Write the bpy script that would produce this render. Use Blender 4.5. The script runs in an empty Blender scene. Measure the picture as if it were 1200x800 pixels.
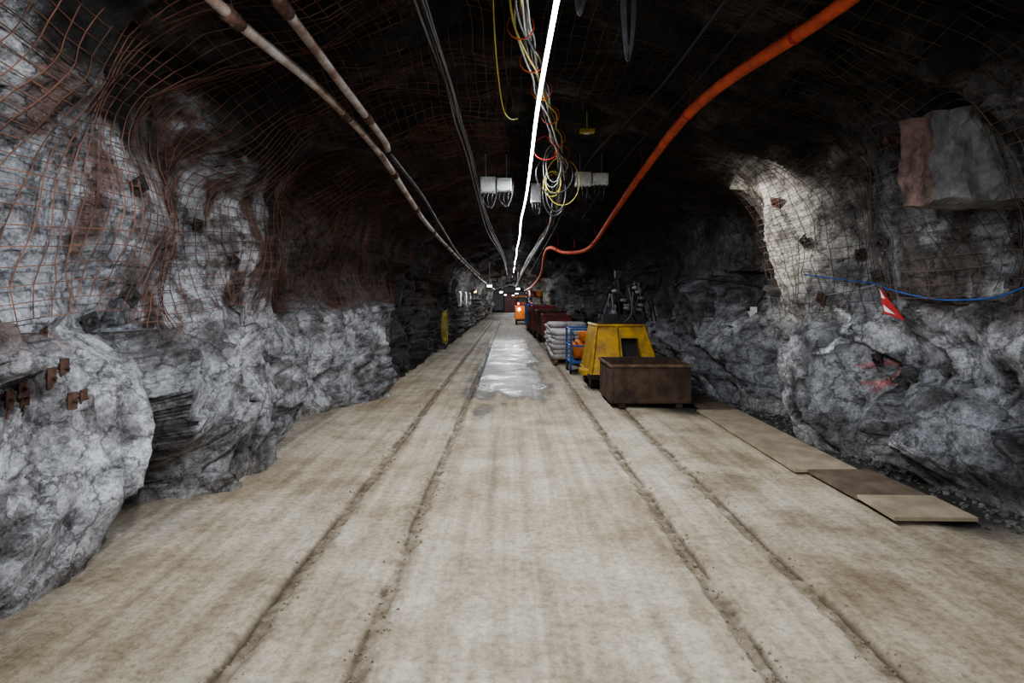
import bpy, math, random
from mathutils import Vector, noise, Matrix
random.seed(7)
R=random.Random(11)

# ------------------------------------------------------------------ helpers
def lerp(a,b,t): return a+(b-a)*t
def sst(a,b,x):
    t=max(0.0,min(1.0,(x-a)/(b-a))); return t*t*(3-2*t)
def keys(tab,y):
    if y<=tab[0][0]: return tab[0][1]
    for i in range(len(tab)-1):
        if y<=tab[i+1][0]:
            t=(y-tab[i][0])/(tab[i+1][0]-tab[i][0]); t=t*t*(3-2*t)
            return lerp(tab[i][1],tab[i+1][1],t)
    return tab[-1][1]
def mixc(a,b,t): return tuple(lerp(a[i],b[i],t) for i in range(3))

def catmull(pts,n=6):
    P=[Vector(p) for p in pts]; out=[]
    for i in range(len(P)-1):
        p0=P[max(i-1,0)];p1=P[i];p2=P[i+1];p3=P[min(i+2,len(P)-1)]
        for k in range(n):
            t=k/n
            out.append(0.5*((2*p1)+(p2-p0)*t+(2*p0-5*p1+4*p2-p3)*t*t+(3*p1-p0-3*p2+p3)*t**3))
    out.append(P[-1]); return out

class MB:
    def __init__(s): s.v=[];s.f=[];s.m=[]
    def quad(s,pts,mat=0):
        b=len(s.v); s.v+= [tuple(p) for p in pts]; s.f.append(tuple(range(b,b+len(pts)))); s.m.append(mat)
    def hexa(s,c,mat=0):
        b=len(s.v); s.v+=[tuple(p) for p in c]
        for q in ((3,2,1,0),(4,5,6,7),(0,1,5,4),(1,2,6,5),(2,3,7,6),(3,0,4,7)):
            s.f.append(tuple(b+i for i in q)); s.m.append(mat)
    def box(s,cx,cy,cz,sx,sy,sz,rz=0,mat=0,M=None):
        c=[]
        for z in (-.5,.5):
            for x,y in ((-.5,-.5),(.5,-.5),(.5,.5),(-.5,.5)):
                p=Vector((x*sx,y*sy,z*sz))
                if rz: p=Matrix.Rotation(rz,3,'Z')@p
                p=p+Vector((cx,cy,cz))
                if M: p=M@p
                c.append(p)
        s.hexa(c,mat)
    def tube(s,pts,r,n=6,mat=0,cap=True):
        P=[Vector(p) for p in pts]
        if len(P)<2: return
        b=len(s.v); up=None
        for i,p in enumerate(P):
            t=(P[min(i+1,len(P)-1)]-P[max(i-1,0)])
            if t.length<1e-7: t=Vector((0,1,0))
            t.normalize()
            if up is None:
                a=Vector((0,0,1)) if abs(t.z)<.9 else Vector((1,0,0))
                up=(a-t*a.dot(t)).normalized()
            else:
                up=(up-t*up.dot(t))
                up=up.normalized() if up.length>1e-5 else Vector((1,0,0))
            w=t.cross(up)
            rr=r[i] if isinstance(r,list) else r
            for k in range(n):
                a=2*math.pi*k/n
                s.v.append(tuple(p+up*math.cos(a)*rr+w*math.sin(a)*rr))
        for i in range(len(P)-1):
            for k in range(n):
                k2=(k+1)%n
                s.f.append((b+i*n+k,b+i*n+k2,b+(i+1)*n+k2,b+(i+1)*n+k)); s.m.append(mat)
        if cap:
            s.f.append(tuple(b+k for k in range(n))[::-1]); s.m.append(mat)
            e=b+(len(P)-1)*n
            s.f.append(tuple(e+k for k in range(n))); s.m.append(mat)
    def blob(s,c,sz,pw=.5,mat=0,rz=0,seed=0,jit=0,nu=14,nv=9):
        b=len(s.v); c=Vector(c)
        sg=lambda x,p: math.copysign(abs(x)**p,x)
        for j in range(nv):
            ph=-math.pi/2+math.pi*j/(nv-1)
            for i in range(nu):
                th=2*math.pi*i/nu
                p=Vector((sg(math.cos(th),pw)*sg(math.cos(ph),pw)*sz[0],sg(math.sin(th),pw)*sg(math.cos(ph),pw)*sz[1],sg(math.sin(ph),pw)*sz[2]))
                if jit: p=p*(1+jit*noise.noise(p*3.0/max(sz)+Vector((seed*3.3,seed,0))))
                if rz: p=Matrix.Rotation(rz,3,'Z')@p
                s.v.append(tuple(p+c))
        for j in range(nv-1):
            for i in range(nu):
                i2=(i+1)%nu
                s.f.append((b+j*nu+i,b+j*nu+i2,b+(j+1)*nu+i2,b+(j+1)*nu+i)); s.m.append(mat)
    def build(s,name,mats,smooth=False,bevel=0,parent=None):
        me=bpy.data.meshes.new(name); me.from_pydata(s.v,[],s.f)
        for m in mats: me.materials.append(m)
        me.polygons.foreach_set('material_index',s.m)
        if smooth: me.polygons.foreach_set('use_smooth',[True]*len(s.f))
        me.update()
        o=bpy.data.objects.new(name,me); bpy.context.scene.collection.objects.link(o)
        if bevel:
            md=o.modifiers.new('bev','BEVEL'); md.width=bevel; md.segments=2; md.limit_method='ANGLE'
        if parent: o.parent=parent
        return o

# ------------------------------------------------------------------ materials
def nt(name):
    m=bpy.data.materials.new(name); m.use_nodes=True
    t=m.node_tree; b=t.nodes['Principled BSDF']
    return m,t,b
def mat(name,col,rough=.6,metal=0,var=.35,scale=12,bump=.15,dirt=None,dirtamt=.5,emit=0):
    m,t,b=nt(name); N=t.nodes;L=t.links
    tc=N.new('ShaderNodeTexCoord'); n=N.new('ShaderNodeTexNoise')
    n.inputs['Scale'].default_value=scale; n.inputs['Detail'].default_value=8; n.inputs['Roughness'].default_value=.65
    L.new(tc.outputs['Object'],n.inputs['Vector'])
    r=N.new('ShaderNodeValToRGB'); L.new(n.outputs['Fac'],r.inputs['Fac'])
    d=dirt if dirt else tuple(c*(1-var) for c in col)
    e=r.color_ramp.elements
    e[0].position=.5-.25*dirtamt+.0; e[0].color=(*d,1)
    e[1].position=.62; e[1].color=(*col,1)
    L.new(r.outputs['Color'],b.inputs['Base Color'])
    b.inputs['Roughness'].default_value=rough; b.inputs['Metallic'].default_value=metal
    if bump:
        bp=N.new('ShaderNodeBump'); bp.inputs['Strength'].default_value=bump; bp.inputs['Distance'].default_value=.02
        L.new(n.outputs['Fac'],bp.inputs['Height']); L.new(bp.outputs['Normal'],b.inputs['Normal'])
    if emit:
        b.inputs['Emission Color'].default_value=(*col,1); b.inputs['Emission Strength'].default_value=emit
    return m

def rock_mat(name):
    m,t,b=nt(name); N=t.nodes;L=t.links
    tc=N.new('ShaderNodeTexCoord'); at=N.new('ShaderNodeAttribute'); at.attribute_name='Col'
    def nz(s,d=10,r=.65,dist=0):
        n=N.new('ShaderNodeTexNoise'); n.inputs['Scale'].default_value=s; n.inputs['Detail'].default_value=d
        n.inputs['Roughness'].default_value=r; n.inputs['Distortion'].default_value=dist
        L.new(tc.outputs['Object'],n.inputs['Vector']); return n
    a=nz(1.9,12,.72,0); c=nz(8,10,.8); e=nz(45,4,.75)
    def ramp(src,p0,c0,p1,c1):
        r=N.new('ShaderNodeValToRGB'); L.new(src,r.inputs['Fac'])
        r.color_ramp.elements[0].position=p0; r.color_ramp.elements[0].color=(*c0,1)
        r.color_ramp.elements[1].position=p1; r.color_ramp.elements[1].color=(*c1,1)
        return r.outputs['Color']
    def mul(x,y):
        q=N.new('ShaderNodeMix'); q.data_type='RGBA'; q.blend_type='MULTIPLY'; q.inputs[0].default_value=1
        L.new(x,q.inputs[6]); L.new(y,q.inputs[7]); return q.outputs[2]
    # fracture network
    vm=N.new('ShaderNodeVectorMath'); vm.operation='MULTIPLY_ADD'
    L.new(a.outputs['Color'],vm.inputs[0]); vm.inputs[1].default_value=(.55,.55,.55); L.new(tc.outputs['Object'],vm.inputs[2])
    vo=N.new('ShaderNodeTexVoronoi'); vo.feature='DISTANCE_TO_EDGE'; vo.inputs['Scale'].default_value=3.2; L.new(vm.outputs[0],vo.inputs['Vector'])
    vc=N.new('ShaderNodeTexVoronoi'); vc.feature='F1'; vc.inputs['Scale'].default_value=3.2; L.new(vm.outputs[0],vc.inputs['Vector'])
    ck=N.new('ShaderNodeMapRange'); L.new(vo.outputs['Distance'],ck.inputs[0]); ck.inputs[1].default_value=0; ck.inputs[2].default_value=.035; ck.inputs[3].default_value=0; ck.inputs[4].default_value=1
    col=mul(at.outputs['Color'],ramp(a.outputs['Fac'],.38,(.42,.40,.39),.56,(1.18,1.18,1.18)))
    col=mul(col,ramp(c.outputs['Fac'],.38,(.42,.41,.40),.54,(1.15,1.15,1.15)))
    col=mul(col,ramp(e.outputs['Fac'],.35,(.6,.6,.6),.6,(1.15,1.15,1.15)))
    col=mul(col,ramp(ck.outputs[0],0,(.55,.53,.52),1,(1,1,1)))
    L.new(col,b.inputs['Base Color'])
    b.inputs['Roughness'].default_value=.72
    b.inputs['Specular IOR Level'].default_value=.35
    def madd(x,k,y):
        q=N.new('ShaderNodeMath'); q.operation='MULTIPLY_ADD'; L.new(x,q.inputs[0]); q.inputs[1].default_value=k; L.new(y,q.inputs[2]); return q.outputs[0]
    sep=N.new('ShaderNodeSeparateColor'); L.new(vc.outputs['Color'],sep.inputs[0])
    h=madd(c.outputs['Fac'],.6,a.outputs['Fac']); h=madd(e.outputs['Fac'],.2,h); h=madd(ck.outputs[0],.10,h); h=madd(sep.outputs[0],.12,h)
    bp=N.new('ShaderNodeBump'); bp.inputs['Strength'].default_value=.9; bp.inputs['Distance'].default_value=.075
    L.new(h,bp.inputs['Height']); L.new(bp.outputs['Normal'],b.inputs['Normal'])
    return m

def floor_mat():
    m,t,b=nt('compacted_dirt'); N=t.nodes;L=t.links
    tc=N.new('ShaderNodeTexCoord'); at=N.new('ShaderNodeAttribute'); at.attribute_name='Col'
    def nz(s,d=10,r=.65,vec=None):
        n=N.new('ShaderNodeTexNoise'); n.inputs['Scale'].default_value=s; n.inputs['Detail'].default_value=d
        n.inputs['Roughness'].default_value=r; L.new(vec or tc.outputs['Object'],n.inputs['Vector']); return n
    mp=N.new('ShaderNodeMapping'); mp.inputs['Scale'].default_value=(6,.2,1); L.new(tc.outputs['Object'],mp.inputs['Vector'])
    a=nz(1.6,10,.7); c=nz(22,8,.78); s=nz(1.3,6,.6,mp.outputs['Vector']); g=nz(110,3,.7)
    def ramp(src,p0,c0,p1,c1):
        r=N.new('ShaderNodeValToRGB'); L.new(src,r.inputs['Fac']); e=r.color_ramp.elements
        e[0].position=p0;e[0].color=(*c0,1);e[1].position=p1;e[1].color=(*c1,1); return r.outputs['Color']
    def mul(x,y):
        q=N.new('ShaderNodeMix'); q.data_type='RGBA'; q.blend_type='MULTIPLY'; q.inputs[0].default_value=1
        L.new(x,q.inputs[6]); L.new(y,q.inputs[7]); return q.outputs[2]
    col=mul(at.outputs['Color'],ramp(a.outputs['Fac'],.38,(.74,.70,.63),.58,(1.1,1.1,1.1)))
    col=mul(col,ramp(c.outputs['Fac'],.36,(.66,.62,.56),.56,(1.08,1.08,1.08)))
    col=mul(col,ramp(s.outputs['Fac'],.38,(.80,.77,.72),.6,(1.1,1.1,1.1)))
    L.new(col,b.inputs['Base Color'])
    b.inputs['Specular IOR Level'].default_value=.4
    w=N.new('ShaderNodeMath'); w.operation='MULTIPLY_ADD'; L.new(a.outputs['Fac'],w.inputs[0]); w.inputs[1].default_value=-1.3
    w2=N.new('ShaderNodeMath'); w2.operation='MULTIPLY'; L.new(at.outputs['Alpha'],w2.inputs[0]); w2.inputs[1].default_value=1.4
    L.new(w2.outputs[0],w.inputs[2])
    mr=N.new('ShaderNodeMapRange'); L.new(w.outputs[0],mr.inputs[0]); mr.inputs[1].default_value=.45;mr.inputs[2].default_value=.95;mr.inputs[3].default_value=.75;mr.inputs[4].default_value=.16
    L.new(mr.outputs[0],b.inputs['Roughness'])
    wv=N.new('ShaderNodeTexWave'); wv.wave_type='BANDS'; wv.bands_direction='Y'; wv.inputs['Scale'].default_value=3.1; wv.inputs['Distortion'].default_value=9
    wv.inputs['Detail'].default_value=4; wv.inputs['Detail Scale'].default_value=1.8
    L.new(tc.outputs['Object'],wv.inputs['Vector'])
    tr=N.new('ShaderNodeMath'); tr.operation='MULTIPLY'; L.new(wv.outputs['Fac'],tr.inputs[0])
    sr=N.new('ShaderNodeMapRange'); L.new(s.outputs['Fac'],sr.inputs[0]); sr.inputs[1].default_value=.48; sr.inputs[2].default_value=.62; sr.inputs[3].default_value=.0; sr.inputs[4].default_value=.22
    L.new(sr.outputs[0],tr.inputs[1])
    h1=N.new('ShaderNodeMath'); h1.operation='MULTIPLY_ADD'; L.new(c.outputs['Fac'],h1.inputs[0]); h1.inputs[1].default_value=.9; L.new(tr.outputs[0],h1.inputs[2])
    h2=N.new('ShaderNodeMath'); h2.operation='MULTIPLY_ADD'; L.new(g.outputs['Fac'],h2.inputs[0]); h2.inputs[1].default_value=.35; L.new(h1.outputs[0],h2.inputs[2])
    bp=N.new('ShaderNodeBump'); bp.inputs['Distance'].default_value=.02
    iv=N.new('ShaderNodeMath'); iv.operation='MULTIPLY_ADD'; L.new(at.outputs['Alpha'],iv.inputs[0]); iv.inputs[1].default_value=-.5; iv.inputs[2].default_value=.85
    L.new(iv.outputs[0],bp.inputs['Strength'])
    L.new(h2.outputs[0],bp.inputs['Height']); L.new(bp.outputs['Normal'],b.inputs['Normal'])
    return m

M_ROCK=rock_mat('shotcrete_and_rock'); M_FLOOR=floor_mat()
M_RUST=mat('rusty_wire',(.18,.08,.05),.85,.1,dirt=(.05,.025,.018),scale=3)
M_GREYW=mat('weathered_wire',(.12,.085,.065),.75,.2,dirt=(.03,.02,.016),scale=3)
M_RUSTPL=mat('rusty_plate',(.10,.048,.03),.85,.3,dirt=(.035,.02,.016),scale=25)
M_DARKPL=mat('dark_steel_plate',(.045,.04,.038),.6,.5,dirt=(.02,.014,.012),scale=20)
M_PIPE=mat('dusty_pipe',(.36,.33,.30),.6,.1,dirt=(.15,.085,.055),scale=5)
M_ORANGE=mat('orange_hose',(.58,.10,.035),.65,0,dirt=(.33,.05,.02),scale=6)
M_BLACK=mat('black_rubber',(.02,.02,.022),.5,0)
M_WHITEC=mat('white_cable',(.6,.6,.56),.5)
M_YELC=mat('yellow_cable',(.55,.46,.06),.5)
M_GREYC=mat('grey_cable',(.2,.2,.21),.5)
M_BLUEC=mat('blue_cable',(.02,.07,.28),.5)
M_REDC=mat('red_cable',(.45,.03,.02),.5)
M_BOXW=mat('enclosure_plastic',(.72,.75,.75),.45,0,dirt=(.5,.51,.5),scale=6,bump=.03)
M_BIN=mat('rusted_bin_steel',(.12,.075,.05),.75,.3,dirt=(.05,.032,.024),scale=5)
M_BININ=mat('bin_rim_steel',(.22,.15,.1),.7,.3,dirt=(.1,.06,.04),scale=8)
M_YEL=mat('machine_yellow_paint',(.60,.35,.02),.5,0,dirt=(.28,.16,.03),scale=5)
M_PLY=mat('plywood',(.36,.30,.21),.75,0,dirt=(.22,.18,.12),scale=3)
M_PLYD=mat('wet_plywood',(.17,.13,.09),.6,0,dirt=(.09,.065,.045),scale=4)
M_BAG=mat('white_sack',(.55,.53,.52),.7,0,dirt=(.35,.3,.3),scale=8)
M_PAL=mat('pallet_wood',(.25,.17,.1),.8)
M_REDP=mat('red_paint',(.25,.035,.03),.5,0,dirt=(.1,.025,.02),scale=5)
M_BLUEP=mat('blue_paint',(.03,.12,.35),.5)
M_ORP=mat('orange_paint',(.7,.2,.03),.5)
M_CONC=mat('concrete_block',(.20,.20,.205),.85,0,dirt=(.11,.105,.10),scale=9,bump=.8)
M_BRICK=mat('red_stained_face',(.15,.09,.075),.85,0,dirt=(.03,.018,.014),scale=9,bump=.9)
M_RAIL=mat('rail_steel',(.20,.155,.115),.45,.5,dirt=(.10,.07,.05),scale=6)
M_STONE=mat('loose_stone',(.13,.125,.12),.85,0,dirt=(.06,.055,.05),scale=6,bump=.5)
M_FARW=mat('far_bulkhead_concrete',(.22,.22,.22),.9,0,bump=.3,scale=2)
M_CLOD=mat('dirt_clod',(.26,.21,.15),.9,0)
M_LED=mat('led_diffuser',(.85,.9,1.0),.5,0,emit=16,bump=0)
M_LAMP=mat('lamp_lens',(1,.97,.9),.5,0,emit=25,bump=0)
M_YLAMP=mat('yellow_lamp_lens',(1,.8,.3),.5,0,emit=8,bump=0)
M_REDL=mat('red_lamp_lens',(1,.08,.04),.5,0,emit=8,bump=0)
M_ALU=mat('aluminium',(.45,.45,.46),.4,.8,bump=.02)
M_SIGNW=mat('sign_white',(.7,.68,.66),.5,0,bump=.02)
M_SIGNR=mat('sign_red',(.35,.02,.02),.5,0,bump=.02)

# ------------------------------------------------------------------ tunnel surface
LB=[(-6,2.8),(0,2.7),(3.1,2.62),(3.7,2.62),(4.6,2.8),(5.05,2.4),(5.8,2.28),(6.7,2.6),(8,2.8),(8.9,2.4),(9.7,2.05),(11,2.2),(15,2.25),(22,2.1),(80,2.1)]
LM=[(-6,3),(3,2.95),(6,3.0),(8,2.85),(10,2.55),(14,2.4),(22,2.2),(80,2.1)]
RB=[(-6,3.7),(4.5,3.8),(5.7,3.72),(6.6,3.4),(8,3.75),(9,3.45),(12,3.5),(20,3.0),(28,2.6),(80,2.5)]
RM=[(-6,3.6),(5,3.7),(7,3.45),(9,3.55),(12,3.35),(20,2.9),(28,2.4),(80,2.3)]
HH=[(-6,3.85),(6,3.85),(12,3.65),(25,3.4),(40,3.2),(80,3.1)]
UZ=[0,.7,1.4,2.3,2.95,3.4,3.66,3.75]
UX=[1,1,1,.985,.88,.62,.3,0]
UU=[0]
for i in range(1,8): UU.append(UU[-1]+math.hypot((UX[i]-UX[i-1])*3,UZ[i]-UZ[i-1]))
UMAX=UU[-1]
def prof(side,u,y):
    wb=keys(LB if side<0 else RB,y); wm=keys(LM if side<0 else RM,y); H=keys(HH,y)/3.75
    i=0
    while i<6 and u>UU[i+1]: i+=1
    t=(u-UU[i])/(UU[i+1]-UU[i])
    def P(k):
        if k<0: return (wb,-.7)
        if k>7: return (-UX[6]*wm,UZ[6]*H)
        w=wb if k==0 else (lerp(wb,wm,.25) if k==1 else (lerp(wb,wm,.75) if k==2 else wm))
        return (UX[k]*w,UZ[k]*(H if k>2 else 1))
    a,b,c,d=P(i-1),P(i),P(i+1),P(i+2)
    cr=lambda j:0.5*((2*b[j])+(c[j]-a[j])*t+(2*a[j]-5*b[j]+4*c[j]-d[j])*t*t+(3*b[j]-a[j]-3*c[j]+d[j])*t**3)
    return side*cr(0),cr(1)
BULG={-1:[(4.95,.75,.45,.55,.24),(9.5,1.15,.9,.6,.38),(3.5,1.25,.7,.3,.14),(3.4,.2,.8,.3,.12),(4.5,.15,.4,.22,-.2),(6.9,.5,.6,.5,-.18),
          (4.1,2.15,.75,.55,.22),(5.35,2.0,.35,.9,-.25),(6.7,2.15,.55,.6,.26),(7.9,1.9,.35,.8,-.25),(6.0,3.1,.8,.4,.25),(3.0,2.9,.7,.5,.2),(9.3,2.6,.9,.5,.2)],
      1:[(6.6,.6,.6,.75,.22),(4.9,.55,.5,.4,.24),(7.9,.9,.5,.6,-.22),(5.75,.9,.3,.6,-.18),(7.35,2.5,.7,.8,.30),(6.1,2.6,.35,1.0,-.3),(5.2,2.3,.4,1.0,.22),
         (8.9,2.3,.5,.9,-.22),(10.2,2.0,.8,.7,.28),(3.6,2.2,.6,.9,.15),(9.8,.5,.7,.5,.2),(4.6,1.4,.5,.3,.12)]}
def facets(q,o):
    d,pts=noise.voronoi(q)
    s=pts[0]; r=noise.cell_vector(s*41.7+Vector((o,o,o)))
    n=(r-Vector((.5,.5,.5)))*2
    return (q-s).dot(n)*1.1+(r.x+r.z-1.0)*.34, d[1]-d[0]
def edge_u(side,y):
    n=noise.noise(Vector((y*.9,side*5,2)))+.5*noise.noise(Vector((y*2.7,side*5,2)))
    base=1.42 if side<0 else keys([(0,1.35),(6,1.45),(9,1.85),(12,2.0)],y)
    return base+n*.3
CR=0.0
def surf(side,u,y,detail=True,off=0.0):
    global CR
    x,z=prof(side,u,y); x2,z2=prof(side,min(u+.02,UMAX+.02),y)
    tx,tz=x2-x,z2-z; l=math.hypot(tx,tz) or 1
    nx,nz=(-tz/l,tx/l) if side>0 else (tz/l,-tx/l)
    p=Vector((x,y,z))
    low=noise.noise(p*.55+Vector((3.1,7,1)))*.30+noise.noise(Vector((p.x*1.1,p.y*1.5,p.z*.8))+Vector((9,2,5)))*.20
    low+=.13*(.35-abs(noise.noise(Vector((p.y*1.3+p.z*.3,p.z*.45,side*7)))*2))
    bm=lerp(.15,1,sst(.1,1.2,u))
    h=low*bm
    for by,bu,ry,ru,am in BULG[side]:
        dd=((y-by)/ry)**2+((u-bu)/ru)**2
        if dd<6: h+=am*math.exp(-dd*dd*.5-dd*.3)
    if u>3.2: h=h*.9
    CR=0.0
    if detail:
        eu=edge_u(side,y)
        rm=1-sst(eu-.1,eu+.08,u)
        rm=max(rm,.75*sst(9.5,11.5,y)*(1-sst(2.3,3.0,u)))
        top=sst(2.6,3.3,u)
        yy=p.y*.86-p.z*.5; zz=p.z*.86+p.y*.5
        q=Vector((p.x*.6,yy*1.35,zz*.85))
        f1,e1=facets(q*.95,3); f2,e2=facets(Vector((q.x,q.y*1.0,q.z*1.2))*2.3,17); f4,e4=facets(q*6,29)
        rk=f1*.42+f2*.12+f4*.025-.04*(1-sst(0,.06,e1))-.015*(1-sst(0,.08,e2))
        CR=rm*((1-sst(0,.05,e1))*.6+(1-sst(0,.06,e2))*.35)
        tk=.3+.7*sst(0,.35,u)
        st=sst(8.3,9.5,y)*(1-sst(1.6,2.1,u))
        if st>0 and side<0:
            s=(z+.12*y*.2+.15*noise.noise(p*.9))*4.5; s=s-math.floor(s)
            rk+=st*.05*s
        if side<0: rk+=.16*(sst(.15,.6,u)*(1-sst(1.05,1.45,u)))*(1-sst(6.5,8,y))
        else: rk+=.10*(sst(.1,.5,u)*(1-sst(.9,1.5,u)))
        fr=noise.fractal(p*3.0,.9,2.1,5)*.022
        f3=f1*.11+f2*.06
        h+=rm*rk*tk+(1-rm)*(f3*lerp(.5,1.6,top))+fr
    h+=off
    return Vector((x+nx*h,y,z+nz*h)),Vector((nx,0,nz))

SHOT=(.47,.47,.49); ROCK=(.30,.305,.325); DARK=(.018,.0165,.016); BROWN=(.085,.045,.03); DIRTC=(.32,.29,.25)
def wcol(side,u,y,p):
    cr=CR
    n1=noise.fractal(p*.8+Vector((1,2,3)),1,2,4); n2=noise.fractal(Vector((p.x*2.2,p.y*2.4,p.z*.8))+Vector((8,1,1)),.9,2,5)
    n3=noise.fractal(p*2.6+Vector((4,4,9)),.8,2,5)
    if side<0:
        c=mixc(ROCK,SHOT,sst(-.3,.25,n1+.15))
        c=mixc(c,(.12,.06,.04),.85*sst(.05,.3,n2)*sst(.9,1.5,u))
        c=mixc(c,(.13,.11,.105),.7*sst(.08,.38,n3))
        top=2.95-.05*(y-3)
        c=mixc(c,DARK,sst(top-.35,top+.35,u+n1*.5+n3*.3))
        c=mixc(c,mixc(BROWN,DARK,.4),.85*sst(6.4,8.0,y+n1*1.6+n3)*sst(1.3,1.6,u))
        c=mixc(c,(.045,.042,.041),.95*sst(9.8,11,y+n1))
    else:
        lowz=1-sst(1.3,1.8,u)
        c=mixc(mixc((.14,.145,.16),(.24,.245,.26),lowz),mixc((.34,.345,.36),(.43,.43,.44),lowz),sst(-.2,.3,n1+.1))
        c=mixc(c,(.07,.045,.036),.85*sst(.03,.3,n2)*sst(1.2,1.6,u))
        c=mixc(c,(.07,.065,.065),.7*sst(.12,.42,n3))
        lit_patch=(1-sst(.35,1.35,math.hypot((y-7.3)*.8,(p.z-2.4)*.8)+n3*.5))  # round pool of spotlight painted into the wall colour
        c=mixc(mixc(c,(.075,.068,.065),.6*sst(1.5,2.4,u)),(.48,.46,.42),lit_patch*.85)
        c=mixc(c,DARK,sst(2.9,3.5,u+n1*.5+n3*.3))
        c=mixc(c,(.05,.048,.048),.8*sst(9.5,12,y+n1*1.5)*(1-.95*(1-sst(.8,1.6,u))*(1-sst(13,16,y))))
        r=math.hypot((y-5.95)*.8,u-.86)
        if r<.2 and (abs(r-.11)<.022 or abs(y-5.9+.4*(u-.86))<.02) and n3>-.3: c=mixc(c,(.65,.2,.2),.6)
        if abs(y-6.35-.06*math.sin(u*9))<.04 and 1.02<u<1.5: c=mixc(c,(.7,.72,.74),.9)
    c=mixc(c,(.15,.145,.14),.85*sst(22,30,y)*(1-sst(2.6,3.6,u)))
    c=mixc(c,DIRTC,.55*(1-sst(.0,.3,u+n1*.2)) if y<9 else 0)
    c=mixc(c,(.05,.045,.042),min(.75,cr*.8))
    return c

def yvals(y0,y1,near,k):
    ys=[y0]
    while ys[-1]<y1:
        y=ys[-1]; ys.append(y+ (near if 1.8<y<6 else near+k*abs(y-(6 if y>=6 else 1.8))))
    return ys
def grid_obj(name,rows,cols,pos,colr,material,flip):
    V=[];C=[]
    for y in rows:
        for u in cols:
            p,c=pos(u,y); V.append(p); C.extend(c)
    n=len(cols);F=[]
    for j in range(len(rows)-1):
        for i in range(n-1):
            q=(j*n+i,j*n+i+1,(j+1)*n+i+1,(j+1)*n+i)
            F.append(q[::-1] if flip else q)
    me=bpy.data.meshes.new(name); me.from_pydata(V,[],F)
    ca=me.color_attributes.new('Col','FLOAT_COLOR','POINT'); ca.data.foreach_set('color',C)
    me.polygons.foreach_set('use_smooth',[True]*len(F)); me.materials.append(material); me.update()
    o=bpy.data.objects.new(name,me); bpy.context.scene.collection.objects.link(o)
    return o
US=3.05
def tun(side):
    def f(u,y):
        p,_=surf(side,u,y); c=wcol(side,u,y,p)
        return p,(c[0],c[1],c[2],1)
    return f
rows=yvals(-5,75,.025,.011)
def fr(a,b,s):
    n=int((b-a)/s); return [a+(b-a)*i/n for i in range(n+1)]
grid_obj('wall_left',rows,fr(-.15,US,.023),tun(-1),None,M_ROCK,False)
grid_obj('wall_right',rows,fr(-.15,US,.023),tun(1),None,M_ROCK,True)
def ceilf(s,y):
    side=-1 if s<0 else 1
    u=UMAX-abs(s)
    p,_=surf(side,u,y)
    k=1-sst(0,.5,abs(s))
    if k>0:
        p2,_=surf(-side,u,y); m=(p.z+p2.z)/2; p.z=lerp(p.z,m,k)
        p.x=lerp(p.x,side*abs(s),k*.9)
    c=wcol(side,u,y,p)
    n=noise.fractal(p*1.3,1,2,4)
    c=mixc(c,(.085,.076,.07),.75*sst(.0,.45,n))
    return p,(*c,1)
span=UMAX-US
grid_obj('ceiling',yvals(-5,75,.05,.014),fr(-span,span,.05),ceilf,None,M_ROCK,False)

def endf(sgn,yy):
    b=MB(); n=14
    L=[]
    for i in range(n+1): x,z=prof(-1,UMAX*i/n,yy); L.append((x-.3,yy,z+.2))
    for i in range(n,-1,-1): x,z=prof(1,UMAX*i/n,yy); L.append((x+.3,yy,z+.2))
    b.quad(L,0); return b
endf(1,74).build('wall_far',[M_FARW]); endf(-1,-4.6).build('wall_back',[M_STONE])
b=MB()
b.box(.2,73.9,1.1,1.6,.08,2.2,mat=0)
for x in (-.64,1.04): b.box(x,73.85,1.12,.1,.14,2.3,mat=1)
b.box(.2,73.85,2.28,1.78,.14,.1,mat=1); b.box(.2,73.84,1.1,.04,.06,2.2,mat=1)
b.build('door_1',[M_REDP,M_DARKPL])

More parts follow.
